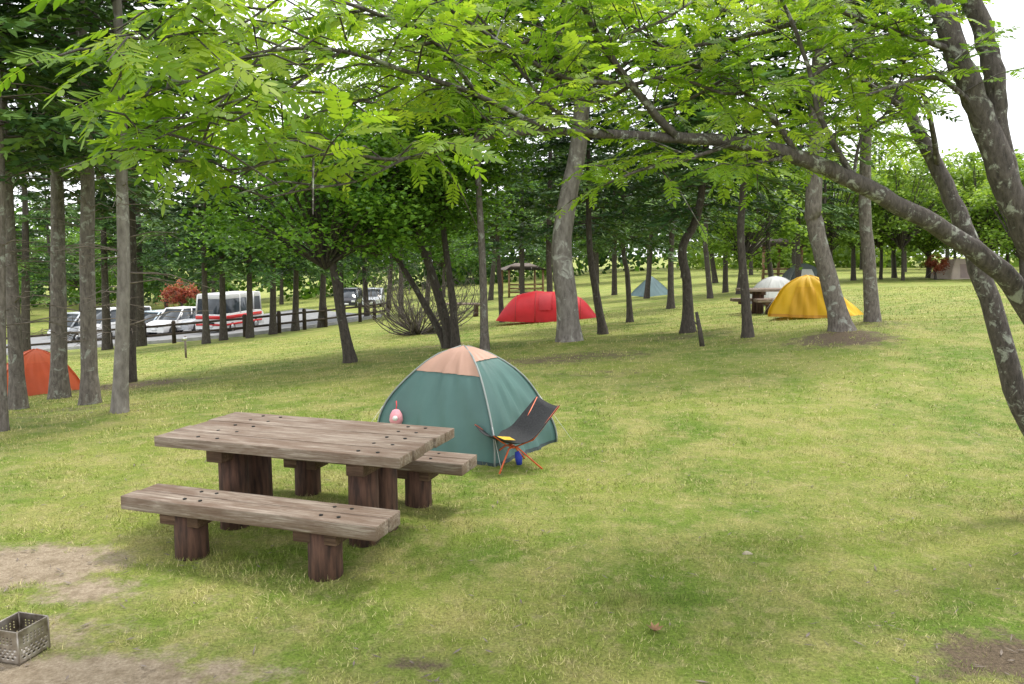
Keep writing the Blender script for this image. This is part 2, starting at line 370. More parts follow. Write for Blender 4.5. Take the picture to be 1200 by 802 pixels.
# left fir stand
T('fir',[(2,505),(0,300),(-4,100)],13,'slim grey fir trunk cut by the left photo edge',.9,3.6,dead=14)
T('fir',[(22,480),(12,300),(2,120)],17,'grey fir leaning slightly left beside the orange tent',1,4.1,dead=22)
T('fir',[(70,467),(68,300),(64,140)],19,'stout grey fir right behind the orange tent',1,4.0,dead=22)
T('fir',[(106,474),(102,300),(100,130)],19,'thick grey fir between the orange tent and the pale lichened fir',1.05,3.9,dead=22)
T('fir',[(141,490),(145,330),(143,215),(140,60)],17,'pale lichened fir nearest to the camera in the left stand',.85,3.5,bark='barkpale',dead=24)
T('fir',[(153,448),(155,300),(150,150)],12,'thin dark fir just behind the pale lichened fir',.9,3.8,bark='barkdark',dead=14)
T('fir',[(126,410),(122,300),(120,200)],10,'thin fir by the fence in front of the parked white cars',.9,4.0,bark='barkdark')
T('fir',[(165,406),(163,300),(160,200)],10,'slender fir by the fence left of the red striped bus',.95,3.8,bark='barkdark')
T('fir',[(30,424),(30,300),(28,200)],11,'dark fir by the fence at the far left behind the orange tent',1,3.8,bark='barkdark')
for k,(x,y,h) in enumerate([(242,403,3.5),(262,399,4.0),(293,396,3.5),(320,392,3.6),(346,388,3.2),(377,384,3.2)]):
    T('fir' if k%2 else 'firl',[(x,y),(x-3+k,300),(x-2,240)],8,['first','second','third','fourth','fifth','sixth'][k]+' dark fir from the left in the row beside the red striped bus',1.0 if k%2 else 1.2,h,bark='barkdark',group='firs along the parking fence')
# middle
T('maple',[(410,425),(400,370),(388,300),(380,270)],13,'dark trunk leaning left in front of the fence with bright maple crown',1.0,bark='barkdark')
T('maple',[(528,408),(515,350),(495,290),(470,240)],13,'spreading maple with several crooked dark stems left of the pale thick tree',1.1,bark='barkdark')
T('maple',[(522,408),(505,370),(470,310),(440,270)],9,'low crooked maple stem leaning left beside the bare shrub',.8,bark='barkdark')
T('maple',[(534,409),(530,350),(520,270),(520,210)],10,'upright maple stem just left of the thin straight trunk',1.0,bark='barkdark')
T('fir',[(568,411),(565,300),(559,180),(556,60)],10,'thin straight fir left of the pale thick tree',.8,5.2)
T('maple',[(667,406),(664,350),(658,290),(666,230),(678,170),(686,60)],28,'pale thick bent trunk in the middle of the lawn behind the green tent',1.3,bark='barkpale',flare=1.35,sides=14)
T('firl',[(706,392),(698,340),(690,270)],10,'thin dark tree leaning left just right of the pale thick trunk',.9,2.9,bark='barkdark')
T('fir',[(645,372),(643,280),(645,180)],8,'thin dark fir rising behind the red tent',1.0,4.5,bark='barkdark')
T('firl',[(738,378),(735,320),(730,280)],7,'small dark fir left of the blue grey tent',.95,2.6,bark='barkdark')
T('firl',[(786,362),(786,310),(788,260)],8,'straight fir just right of the blue grey tent',1.1,3,bark='barkdark')
T('firl',[(806,390),(805,330),(800,290),(822,230)],13,'dark flat topped fir with a forked crown left of the dead stick',.95,2.9,bark='barkdark',flare=1.7)
T('firl',[(876,396),(872,330),(868,270),(872,200)],11,'leaning dark fir left of the white tent',1.0,3.2,bark='barkdark')
T('fir',[(986,396),(972,330),(955,260),(955,190)],22,'stout curved fir on a brown root mound in front of the yellow tent',.95,4.4,flare=1.9,sides=14)
T('fir',[(1022,383),(1018,300),(1014,180)],16,'straight grey fir right of the yellow tent',.95,4.8)
# far middle rows
far=[('firl',588,378),('fir',612,358),('maple',575,352),('firl',700,352),('fir',720,346),('firl',758,350),('fir',832,350),('firl',850,343),('lime',866,345),('firl',905,340),('fir',935,334),('firl',960,334),('lime',838,332),('maple',470,372),('firl',455,364),('fir',430,372),('firl',400,376),('maple',500,366)]
for k,(kd,x,y) in enumerate(far):
    T(kd,[(x,y),(x+(k%3-1)*4,300),(x+(k%3-1)*5,268 if kd!='lime' else 275)],7,'distant %s, number %d from the left in the far middle row'%({'firl':'spreading fir','fir':'tall fir','maple':'maple','lime':'pale tree'}[kd],sorted([q[1] for q in far]).index(x)+1),1.1,3.2 if kd!='fir' else 3.6,bark='barkdark',group='distant trees behind the tents',flare=1.2,sides=6)
xsr=[975,1000,1032,1048,1058,1088,1120,1150,1180,1198,1225]
for k,x in enumerate(xsr):
    y=[331,329,328,326,329,326,324,326,325,329,325][k]
    T('lime',[(x,y),(x+k%3-1,300),(x,[262,270,255,268][k%4])],6 if k%2 else 4,'pale green tree, number %d from the left in the far right row'%(k+1),[1.4,1.0,1.6,1.15,1.3][k%5],bark='barkdark',group='pale green trees on the far right',flare=1.2,sides=6)
bx=[(-90,88),(-40,70),(20,88),(60,66),(95,85),(195,88),(250,72),(330,88),(380,74),(470,88),(520,72),(610,74),(650,88),(700,74),(760,88),(800,72),(880,76),(930,88),(1010,88),(1060,76),(1110,88),(1150,74),(1200,88),(1270,88)]
for k,(x,Yd) in enumerate(bx):
    kd=('fir','maple','firl')[k%3] if x<930 else 'lime'
    b=at(x,300,Yd); y=300+(CZ-float(H(b[0],Yd)))*F/Yd
    T(kd,[(x,y),(x,y-30),(x,y-52)],5,'background tree, number %d from the left against the sky'%(k+1),2.0 if Yd>80 else 1.6,3.2,bark='barkdark',group='background trees against the sky',flare=1.1,sides=6)
T('red',[(213,384),(213,368),(213,350)],4,'small red leaved maple behind the parked cars',.75,bark='barkdark',name='red_maple_tree')
T('red',[(1096,328),(1096,320),(1096,314)],3,'small red leaved tree beside the far beige tent',.5,bark='barkdark',name='red_maple_tree')
# far wood mass
mb=MB(); r=np.random.default_rng(77)
for k in range(1150):
    a=r.uniform(-.82,.82); D=r.uniform(98,125); x=D*math.tan(a*.95); tall=(12.5 if x<25 else 9)
    hh=r.uniform(0,1)**.8*(tall+3*math.sin(x*.11)+2.5*math.sin(x*.31)+2*math.sin(x*.9)); z=float(H(x,D))+hh
    n=60; c=np.array([x,D,z])+r.normal(0,1,(n,3))*np.array([1.5,1.2,.8])
    d=r.normal(0,1,(n,3)); d/=np.linalg.norm(d,axis=1)[:,None]; e=np.cross(d,r.normal(0,1,(n,3))); e/=np.linalg.norm(e,axis=1)[:,None]
    l=r.uniform(.25,.55,n)[:,None]; mb.polys(np.stack([c-d*l,c-e*l*.7,c+d*l,c+e*l*.7],1),(2 if r.random()<.35 else 0) if x<25 else 1,np.clip(r.uniform(.25,.75)+r.normal(0,.15,n),0,1))
tag(mb.build('far_wood',[M['maple'],M['lime'],M['fir']]),'distant wood edge closing the campground','woodland',kind='stuff')
# bare shrub
b=hit(490,392); sh=empty('bare_shrub',b,0,'leafless tangled shrub with arching grey stems left of the maple stems','shrub')
mb=MB()
for k in range(90):
    az=rng.uniform(0,2*PI); l=rng.uniform(.5,2.5); hh=rng.uniform(.9,2.5); d=np.array([math.cos(az),math.sin(az),0])
    P=smoothpath([[0,0,-.05],d*l*.55+[rng.normal(0,.1),0,hh*rng.uniform(.1,.35)],d*l*.95+[0,rng.normal(0,.15),hh*.6],d*l*rng.uniform(.8,1.2)+[rng.normal(0,.25),0,hh]],3)
    tube(mb,P,np.linspace(.024,.005,len(P)),4,0,False)
    for s in range(8):
        q=P[rng.integers(3,len(P))]; e=q+rng.normal(0,.28,3)+[0,0,.2]; tube(mb,[q,(q+e)/2+rng.normal(0,.05,3),e],[.008,.005,.002],3,0,False)
mb.build('stems',M['shrub'],sh,True)['kind']='stuff'
# ------------------------------------------------------------------ rowan in the foreground
base=np.array([4.35,5.5,float(H(4.35,5.5))])
rw=empty('rowan_tree',base,0,'multi stemmed rowan arching over the lawn from the right with bright pinnate leaves','tree')
def limb(pts,nm='limb',n=12,sub=5,k_=None):
    Q=[]; W=[]; k_=k_ or (.8 if nm=='limb' else .85)
    for q in pts: p=at(q[0],q[1],q[2]); Q.append(p-base); W.append(q[3]*q[2]/F/2*k_)
    S=smoothpath(np.column_stack([np.array(Q),np.array(W)]),sub)
    mb=MB(); jit=rng.normal(0,1,(len(S),3))*S[:,3:4]*.08; tube(mb,S[:,:3]+jit,S[:,3],n,wob=.04); mb.build(nm,M['barkrowan'],rw,True); return S
limb([(1420,760,5.5,70),(1360,640,5.45,52),(1290,500,5.3,44),(1200,352,5.1,35),(1140,292,5.0,31),(1080,256,4.9,28),(1000,212,4.8,26),(930,182,4.7,24),(850,166,4.5,20),(760,160,4.3,15),(690,156,4.0,13),(610,155,3.6,11),(540,168,3.3,8),(470,187,3.0,6),(400,180,2.8,4),(330,188,2.6,3)],k_=.74)
limb([(1400,760,5.6,60),(1270,600,5.7,42),(1200,480,5.7,32),(1165,370,5.75,28),(1135,282,5.8,25),(1100,200,5.9,21),(1062,130,6,17),(1030,80,6,14),(1000,20,6,10),(985,-60,6,8)])
limb([(1420,740,5.4,60),(1300,480,5.0,48),(1222,310,4.85,42),(1182,220,4.8,38),(1148,130,4.8,34),(1120,60,4.8,31),(1092,-20,4.8,29),(1060,-140,4.8,24)])
limb([(1185,230,4.82,30),(1170,150,4.85,28),(1166,95,4.85,27),(1152,40,4.9,26),(1132,-20,4.9,25),(1110,-140,4.9,20)])
LB=[[(700,155,4.0,8),(610,155,3.6,6),(540,168,3.3,5),(470,187,3.0,5),(400,180,2.8,4),(330,188,2.6,3),(270,205,2.5,2)],
[(645,155,3.75,8),(560,112,3.4,7),(480,85,3.1,6),(400,60,2.9,5),(310,60,2.6,4),(230,92,2.35,3),(165,115,2.2,2)],
[(560,112,3.4,6),(510,50,3.2,6),(430,12,2.9,5),(340,-12,2.7,4),(250,-18,2.4,3)],
[(310,60,2.6,4),(250,128,2.4,3),(190,160,2.2,2),(150,175,2.1,2)],
[(790,160,4.35,12),(740,100,4.2,10),(705,50,4.1,9),(680,0,4.0,8),(650,-60,3.9,6)],
[(740,100,4.2,7),(660,90,4,6),(600,58,3.8,5),(540,20,3.6,4),(480,-20,3.4,3)],
[(705,50,4.1,6),(780,22,4.2,4),(840,-20,4.3,3)],
[(935,183,4.7,9),(900,132,4.6,8),(850,92,4.5,6),(800,70,4.4,5),(740,30,4.3,4)],
[(1000,210,4.8,9),(962,140,4.8,7),(950,90,4.8,6),(930,30,4.8,5),(900,-30,4.8,4)],
[(1062,130,6,8),(1000,92,5.7,6),(930,110,5.3,5),(860,132,5,4)],
[(1030,80,6,7),(960,40,5.7,6),(880,20,5.4,5),(800,0,5.1,4)],
[(860,168,4.5,7),(800,188,4.3,5),(750,200,4.1,4),(712,215,4.0,3)],
[(935,183,4.7,6),(880,192,4.5,4),(850,202,4.4,3)],
[(1120,60,4.8,9),(1060,40,4.7,7),(1000,20,4.6,6),(940,-10,4.5,4)],
[(475,186,3,4),(420,212,2.9,3),(360,222,2.7,3),(295,236,2.6,2)],
[(1100,200,5.9,8),(1085,120,5.6,6),(1050,60,5.4,4)],
[(1148,130,4.8,8),(1100,92,4.7,6),(1050,100,4.6,5),(1015,112,4.5,3)],
[(400,60,2.9,4),(330,110,2.7,4),(260,150,2.5,3),(205,190,2.3,2)],
[(250,-18,2.4,3),(200,20,2.2,3),(160,60,2.1,2),(130,108,2.0,2)],
[(600,58,3.8,5),(520,70,3.6,4),(450,110,3.4,3),(380,130,3.2,3),(310,160,3.0,2)],
[(690,156,4,5),(640,120,3.9,4),(570,30,3.8,4),(520,-20,3.7,3)],
[(740,100,4.2,6),(790,90,4.3,5),(850,110,4.4,4),(900,100,4.5,3)],
[(340,-12,2.7,3),(280,30,2.5,3),(220,40,2.35,2),(175,75,2.2,2)],
[(1095,-20,4.8,10),(1030,-10,5,8),(940,25,5.2,7),(840,50,5.4,5),(740,60,5.5,4)],
[(1000,20,6,8),(930,0,6,6),(850,-10,6,5),(760,10,6,4),(680,30,6,3)],
[(1062,130,6,8),(1020,150,6,5),(960,160,5.8,4),(900,150,5.6,3)],
[(680,0,4,6),(620,-10,4.2,5),(540,-5,4.4,4),(450,20,4.5,4),(380,40,4.5,3)],
[(610,155,3.6,5),(540,130,3.7,4),(470,130,3.8,4),(400,110,3.9,3),(330,110,3.9,3)],
[(705,50,4.1,6),(640,40,4.3,5),(570,70,4.5,4),(500,60,4.6,3),(440,80,4.7,3)],
[(740,100,4.2,6),(700,120,4.4,4),(650,110,4.6,4),(600,120,4.8,3)],
[(850,92,4.5,5),(800,120,4.6,4),(740,135,4.7,3)],
[(1120,60,4.8,6),(1090,50,4.9,5),(1050,10,5.1,4)],
[(1000,210,4.8,5),(1010,160,5,4),(1040,130,5.2,3),(1060,80,5.3,3)],
[(950,90,4.8,5),(1000,60,5,4),(1040,40,5.2,3)],
[(510,50,3.2,5),(440,60,3.3,4),(360,70,3.4,4),(280,100,3.4,3)],
[(430,12,2.9,4),(380,20,3.1,4),(310,30,3.2,3),(240,60,3.2,3)]]
leaves=MB(); twm=MB(); r=np.random.default_rng(5)
def unit(v): return v/(np.linalg.norm(v)+1e-9)
def pinnate(o,d,n,L_,rn):
    if o[2]+base[2]+d[2]*L_<2.2+.05*r.normal(): return
    s=unit(np.cross(d,n)); n=unit(np.cross(s,d)); P=[]
    for i in range(6):
        t=.22+.13*i; c=o+d*L_*t-n*L_*.25*t*t; ll=L_*(.34-.02*abs(i-2)); w=L_*.06
        for sg in(-1,1):
            e=unit(s*sg*.86+d*.5-n*.22+r.normal(0,.09,3)); q=unit(np.cross(e,n)+r.normal(0,.15,3))
            P.append([c,c+e*ll*.3+q*w,c+e*ll*.7+q*w*.85,c+e*ll,c+e*ll*.7-q*w*.85,c+e*ll*.3-q*w])
    c=o+d*L_*.93-n*L_*.22; e=unit(d-n*.45); ll=L_*.3; w=L_*.055
    P.append([c,c+e*ll*.3+s*w,c+e*ll*.7+s*w*.85,c+e*ll,c+e*ll*.7-s*w*.85,c+e*ll*.3-s*w])
    leaves.polys(np.array(P),0,np.clip(rn+r.normal(0,.08)+r.normal(0,.05,len(P)),0,1))
    w=s*.0015; a=o; b=o+d*L_*.5-n*L_*.06; c2=o+d*L_*.93-n*L_*.22
    leaves.polys(np.array([[a-w,a+w,b+w,b-w],[b-w,b+w,c2+w*.5,c2-w*.5]]),0,.8)
for li,B_ in enumerate(LB):
    S=limb(B_,'branch',6,5); P=S[:,:3]; seg=np.linalg.norm(np.diff(P,axis=0),axis=1); tot=seg.sum(); cum=np.concatenate([[0],np.cumsum(seg)])
    near=B_[-1][2]<3.3; st=.075 if near else .07
    for l in np.arange(tot*.12,tot,st):
        c=np.array([np.interp(l,cum,P[:,i]) for i in range(3)]); k=min(np.searchsorted(cum,l),len(P)-1); d=unit(P[k]-P[k-1])
        az=r.uniform(0,2*PI); side=np.array([math.cos(az),math.sin(az),0]); td=unit(d*.5+side*.9+np.array([0,0,r.normal(.14,.22)]))
        tl=r.uniform(.12,.42)*(1 if near else 1.3); e=c+td*tl+np.array([0,0,-.06*tl]); m_=(c+e)/2+np.array([0,0,.03])
        tube(twm,[c,m_,e],[.0045,.0035,.002],4,0,False)
        nlf=max(2,int(tl/.055)); rn=np.clip(r.normal(.55,.27),.05,1)
        for q in range(nlf):
            f=(q+.8)/nlf; o=c+(e-c)*f+np.array([0,0,.03*math.sin(PI*f)])
            ld=unit(td*.7+np.cross(td,[0,0,1])*(1 if q%2 else -1)*r.uniform(.4,1)+np.array([0,0,r.normal(-.15,.2)]))
            pinnate(o,ld,unit(np.array([r.normal(0,.4),r.normal(-.2,.5),1])),r.uniform(.105,.168),rn)
    for q in range(4):
        d=unit(P[-1]-P[-3]+r.normal(0,.03,3)); pinnate(P[-1],unit(d+r.normal(0,.5,3)),unit(np.array([r.normal(0,.3),r.normal(0,.3),1])),.15,.6)
twm.build('twigs',M['barkrowan'],rw)['kind']='stuff'; leaves.build('crown',M['rowan'],rw)
# ------------------------------------------------------------------ picnic table and benches
YAW=R(-18)
tc=np.array([-1.47,5.43]); lx=np.array([math.cos(YAW),math.sin(YAW)]); ly=np.array([-math.sin(YAW),math.cos(YAW)])
def timber(mb,c,s,seg=14,amp=.004):        # long plank with slightly wavy worn edges
    L_,W,T_=s; xs_=np.linspace(-L_/2,L_/2,seg+1); V=[]
    ph=rng.uniform(0,6,4)
    for x in xs_:
        a=amp*(math.sin(x*5+ph[0])+.5*math.sin(x*13+ph[1])); b=amp*(math.sin(x*4+ph[2])+.5*math.sin(x*11+ph[3]))
        V+=[(x,-W/2+a*.6,-T_/2),(x,W/2+b*.6,-T_/2),(x,W/2+b*.3,T_/2+a*.15),(x,-W/2+a,T_/2+b*.15)]
    V=np.array(V)+np.array(c); Fq=[[i*4+k,(i+1)*4+k,(i+1)*4+(k+1)%4,i*4+(k+1)%4] for i in range(seg) for k in range(4)]
    Fq=[f[::-1] for f in Fq]; e=seg*4; mb.add(V,Fq+[[0,1,2,3][::-1],[e,e+1,e+2,e+3]])
def make_table(loc,yaw,label):
    t=empty('picnic_table',loc,yaw,label,'picnic table','picnic tables on the lawn')
    mb=MB(); W=.92; ws=[.2,.17,.19,.17,.17]; y=-W/2
    for k,w in enumerate(ws):
        l=1.9+[0,.02,-.02,.01,.015][k]; timber(mb,(0.0,y+w/2,.652+[.0,.002,-.001,.001,0][k]),(l,w-.006,.072)); y+=w+.001
    tp=mb.build('tabletop',M['top'],t,bevel=.005)
    for x in(-.5,.6):
        mb=MB(); box(mb,(x,0,.565),(.13,.8,.09)); mb.build('crossbeam',M['side'],t,bevel=.006)
        for xx in (x+.02,x+.16 if x>0 else x-.14):
            for yy in(-.38,-.17,.02,.2,.36):
                mb=MB(); tube(mb,[(xx,yy,.685),(xx,yy,.693)],.013,10); mb.build('bolt',M['bolt'],tp)
    for x in(-.5,.55):
        for yy in(-.2,.08):
            mb=MB(); tube(mb,[(x,yy,-.1),(x,yy,.2),(x,yy,.61)],[.105,.103,.1],18,wob=.015); mb.build('leg',M['log'],t,True)
    return t
def make_bench(loc,yaw,label):
    t=empty('bench',loc,yaw,label,'bench','timber benches')
    mb=MB()
    timber(mb,(0,-.077,.352),(1.86,.15,.09)); timber(mb,(.015,.077,.354),(1.84,.15,.09)); st=mb.build('seat',M['top'],t,bevel=.006)
    for x in(-.5,.5):
        mb=MB(); box(mb,(x-.02,0,.262),(.3,.2,.08)); mb.build('bracket',M['side'],t,bevel=.006)
        mb=MB(); tube(mb,[(x,-.01,-.1),(x,-.01,.1),(x,-.01,.3)],[.108,.105,.103],18,wob=.015); mb.build('leg',M['log'],t,True)
        for yy in(-.078,.078):
            for xx in(x+.02,x+.14): mb=MB(); tube(mb,[(xx,yy,.395),(xx,yy,.404)],.012,10); mb.build('bolt',M['bolt'],st)
    return t
def g3(xy): return (xy[0],xy[1],float(H(xy[0],xy[1])))
tab=make_table(g3(tc),YAW,'weathered grey timber picnic table on log legs in the left foreground')
be=make_bench(g3(tc+lx*.08-ly*.73),YAW,'weathered timber bench nearest the camera, in front of the foreground picnic table')
dup(be,g3(tc+lx*.06+ly*.66),YAW,'timber bench on the far side of the foreground picnic table')
q=hit(905,366); dup(tab,q,R(10),'distant picnic table left of the yellow tent')
l2=np.array([math.cos(R(10)),math.sin(R(10))]); n2=np.array([-l2[1],l2[0]])
dup(be,g3(q[:2]-n2*.73),R(10),'distant bench in front of the picnic table beside the yellow tent')
dup(be,g3(q[:2]+n2*.73),R(10),'distant bench behind the picnic table beside the yellow tent')
q=hit(545,372); dup(tab,q,R(-5),'distant picnic table between the maple stems and the red tent')
# ------------------------------------------------------------------ tents
def fab(name,c,tr=.15): return pmat(name,tuple(q*.88 for q in c),tuple(min(1,q*1.1) for q in c),1.6,.55,.25,dist=.03,trans=tr)
def dome(loc,yaw,L_,W,Hh,fly,label,basec=None,roof=None,door=None,p=1.9,q=.62,conc=.1,guy=True,vest=0,polec=None,wrk=1,bh=.07):
    t=empty('tent',loc,yaw,label,'tent')
    def surf(th,z,off=0):
        s=max(1-(z/Hh)**p,0)**q; c_,s_=math.cos(th),math.sin(th); m=max(abs(c_),abs(s_)); e=min(abs(c_),abs(s_))/m
        k=1-conc*(1-e**2)*math.sin(PI*min(z/Hh,1))**.7
        wr=wrk*(.008*math.sin(th*13+z*9)+.005*math.sin(th*29+z*3))*min(1,(1-z/Hh)*5)
        x=L_/2*s*c_/m*k; y=W/2*s*s_/m*k
        if vest and c_>0 and abs(s_)<abs(c_): x+=vest*(1-e)*(1-z/Hh)**1.2
        r_=math.hypot(x,y)+1e-6; f=(r_+off+wr)/r_
        return (x*f,y*f,z+off*.5)
    def patch(t0,t1,z0,z1,nt,nz,mat,name,off):
        mb=MB(); V=[surf(t0+(t1-t0)*a/nt,(z0+(z1-z0)*(b/nz))*Hh,off) for b in range(nz+1) for a in range(nt+1)]
        w=nt+1; mb.add(V,[[b*w+a,b*w+a+1,(b+1)*w+a+1,(b+1)*w+a] for b in range(nz) for a in range(nt)]); return mb.build(name,mat,t,True)
    patch(0,2*PI,0,1-1e-4,96,22,fly,'flysheet',0)
    if basec: patch(0,2*PI,0,bh,96,2,basec,'groundsheet',.006)
    if roof: 
        for rr in roof[1]: patch(rr[0],rr[1],rr[2],.9995,24,8,roof[0],'roof_panel',.008)
    if door: patch(door[1]-.42,door[1]+.42,.06,.72,12,10,door[0],'door',.01)
    for k in range(4):
        th=PI/4+k*PI/2; mb=MB(); tube(mb,[surf(th,z*Hh,.008) for z in np.linspace(0.,.998,14)],.009,6); mb.build('pole',polec or fly,t,True)
        if guy:
            a=np.array(surf(th,.55*Hh,.01)); o=np.array([a[0]*1.55,a[1]*1.55,.02]); mb=MB(); tube(mb,[a,o],.002,4); mb.build('guy_line',M['white'],t)
    return t
teal=fab('teal_nylon',(.08,.17,.155)); salmon=fab('salmon_nylon',(.52,.31,.23)); dark=fab('dark_nylon',(.025,.045,.05),0)
cgt=np.array([-.49,7.85])
dome(g3(cgt),R(147.8),1.5,1.14,1.04,teal,'teal green dome tent with salmon roof panels behind the picnic table',basec=dark,roof=(salmon,[(PI*.25,PI*.75,.76),(PI*.75,PI*1.25,.88),(PI*1.25,PI*1.75,.76)]),conc=.09,p=1.85,q=.66,polec=fab('grey_sleeve',(.25,.28,.27),0),door=(fab('teal_door',(.072,.155,.142)),PI*1.5),wrk=1.7,bh=.035)
def dims(pxw,pyh,p): return pxw*p[1]/F,pyh*p[1]/F
p=hit(45,460); w,h=dims(98,52,p); dome(p,R(35),w*.9,w*.8,h,fab('orange_nylon',(.68,.13,.04),.25),'orange dome tent among the fir trunks at the left edge',door=(fab('orange_door',(.6,.1,.03),.2),PI*1.5),q=.75,p=1.8)
p=hit(962,374); w,h=dims(84,48,p); dome(p+np.array([0,.9,0]),R(-28),w*.92,w*.75,h*1.05,fab('yellow_nylon',(.8,.49,.015),.25),'yellow dome tent behind the stout curved fir',basec=fab('amber_nylon',(.6,.28,.02)),vest=.6,door=(fab('yellow_door',(.72,.4,.015),.2),PI*1.5),q=.6,p=1.8,conc=.12,wrk=3)
p=hit(908,357); w,h=dims(48,33,p); dome(p,R(15),w,w*.8,h,fab('white_nylon',(.6,.6,.58),.2),'white dome tent behind the distant picnic table',basec=fab('grey_nylon',(.2,.2,.2),0),q=.55)
p=hit(763,347); w,h=dims(38,23,p); dome(p,R(30),w,w*.8,h,fab('bluegrey_nylon',(.17,.26,.29),.1),'small blue grey tent in the far centre of the lawn',p=1.2,q=.9)
p=hit(941,333); w,h=dims(42,24,p); dome(p,R(0),w,w*.8,h,fab('charcoal_nylon',(.06,.075,.07),0),'dark charcoal dome tent behind the white tent',door=(fab('pale_door',(.5,.5,.45),.1),PI*1.5))
p=hit(1121,327); w,h=dims(42,24,p); dome(p,R(10),w,w*.8,h,fab('beige_nylon',(.45,.36,.3),.1),'far beige dome tent among the pale trees on the right',door=(fab('tan_door',(.3,.22,.2),.1),PI*1.5))
# red tunnel tent
p=hit(641,378); w,h=dims(120,36,p); p=p+np.array([0,.7,0]); rt=empty('tent',p,R(-6),'long red tunnel tent behind the pale thick tree','tent')
redf=fab('red_nylon',(.65,.02,.03),.25); prof=[(-.5,.03,.35),(-.42,.42,.7),(-.32,.78,.9),(-.2,.96,1),(-.06,1,1),(.1,.99,1),(.24,.92,.95),(.38,.68,.75),(.5,.2,.4)]
PS=smoothpath(prof,4); mb=MB(); n=20; V=[]
for i_,(x,zz,ww) in enumerate(PS):
    sg=1-.035*(.5-.5*math.cos(2*PI*(i_-9)/6)) if 9<=i_<=27 else 1
    for a in range(n+1):
        th=PI*a/n; V.append((x*w,math.cos(th)*ww*.75*sg,max(.0,abs(math.sin(th))**.8*zz*h*sg)))
mb.add(V,[[i*(n+1)+a,i*(n+1)+a+1,(i+1)*(n+1)+a+1,(i+1)*(n+1)+a] for i in range(len(PS)-1) for a in range(n)]); mb.build('flysheet',redf,rt,True)
for i in (9,15,21,27):
    x,zz,ww=PS[i]; mb=MB(); tube(mb,[(x*w,math.cos(PI*a/n)*ww*.76,max(0,abs(math.sin(PI*a/n))**.8*zz*h+.01)) for a in range(n+1)],.018,6); mb.build('pole',fab('dark_red_sleeve',(.4,.02,.02),0),rt,True)
mb=MB(); V=[(x*w,-math.cos(PI*a/40*1)*ww*.77,abs(math.sin(PI*a/40))**.8*zz*h+.012) for (x,zz,ww) in PS[16:20] for a in range(4,16)]
mb.add(V,[[i*12+a,i*12+a+1,(i+1)*12+a+1,(i+1)*12+a] for i in range(3) for a in range(11)]); mb.build('door',fab('deep_red_door',(.5,.02,.03),.1),rt,True)
# ------------------------------------------------------------------ folding chair
orange=pmat('orange_tube',(.6,.1,.03),(.7,.14,.04),5,.35,0); black=pmat('black_mesh',(.012,.012,.014),(.03,.03,.032),60,.8,.2); yel=pmat('yellow_cloth',(.6,.38,.02),(.7,.45,.03),5,.7,0)
cp=hit(599,547); CY=R(203); ch=empty('folding_chair',cp,CY,'black folding camp chair with orange frame in front of the teal tent','camp chair'); ch.scale=(.92,.92,.92)
for s in(-1,1):
    mb=MB(); tube(mb,[(.22,.22*s,0),(.05,.06*s,.2),(-.02,.04*s,.22)],.009,8); mb.build('leg',orange,ch,True)
    mb=MB(); tube(mb,[(-.25,.22*s,0),(-.05,.06*s,.2),(0,.04*s,.22)],.009,8); mb.build('leg',orange,ch,True)
    mb=MB(); tube(mb,[(.02,.04*s,.21),(.16,.17*s,.3),(.29,.27*s,.4)],.008,8); mb.build('seat_pole',orange,ch,True)
    mb=MB(); tube(mb,[(0,.04*s,.2),(-.17,.17*s,.3),(-.41,.26*s,.64)],.008,8); mb.build('back_pole',orange,ch,True)
mb=MB(); tube(mb,[(0,-.06,.21),(0,.06,.21)],.013,8); mb.build('hub',orange,ch,True)
mb=MB(); prof=smoothpath([(.29,.41,.28),(.17,.35,.28),(.02,.31,.28),(-.12,.35,.285),(-.26,.49,.285),(-.41,.655,.27)],4); n=12; V=[]
for x,z,hw in prof:
    for a in range(n+1):
        u=a/n*2-1; V.append((x+.045*(1-u*u)*(-1 if x<-.1 else 0),hw*u,z-.05*(1-u*u)))
w=n+1; FF=[[i*w+a,i*w+a+1,(i+1)*w+a+1,(i+1)*w+a] for i in range(len(prof)-1) for a in range(n)]; mb.add(V,FF)
o=mb.build('seat',black,ch,True); sm=o.modifiers.new('Solid','SOLIDIFY'); sm.thickness=.006
mb=MB(); mb.add([(.12,-.09,.305),(.12,.07,.305),(-.02,.07,.285),(-.02,-.09,.285)],[[0,1,2,3]]); mb.build('seat_patch',yel,ch)
mb=MB(); tube(mb,[(-.05,.02,.14),(-.065,.03,.08),(-.07,.03,.02)],[.02,.036,.026],10); o=mb.build('stuff_sack',pmat('blue_cloth',(.02,.04,.35),(.03,.06,.45),6,.7,0),None,True)
o.location=cp; o.rotation_euler=(0,0,CY); tag(o,'small blue sack lying under the folding chair','bag')
# ------------------------------------------------------------------ perforated firebox
fp=hit(24,770); fb=empty('fire_box',fp,R(-14),'perforated steel fire starter box on bare ground in the bottom left corner','fire box'); fb.scale=(.78,.78,.82)
steel=pmat('scorched_steel',(.16,.13,.1),(.5,.46,.42),7,.4,.1,metal=.75)
def panel(mat4,w,h):
    nx_,nz_=25,23; mb=MB(); vs=[(-w/2+w*i/nx_,0,h*k/nz_) for k in range(nz_+1) for i in range(nx_+1)]; fs=[]
    for k in range(nz_):
        for i_ in range(nx_):
            hole=((k in(3,5,7,9)) and ((i_+(k//2)%2*2)%4 in(1,2)) and 1<i_<23) or (k in(13,15,17) and (i_%3==1) and 2<i_<22)
            if not hole: fs.append([k*26+i_,k*26+i_+1,(k+1)*26+i_+1,(k+1)*26+i_])
    V=np.array([tuple(mat4@Vector(v)) for v in vs]); mb.add(V,fs); o=mb.build('side_panel',steel,fb); s=o.modifiers.new('s','SOLIDIFY'); s.thickness=.002; return o
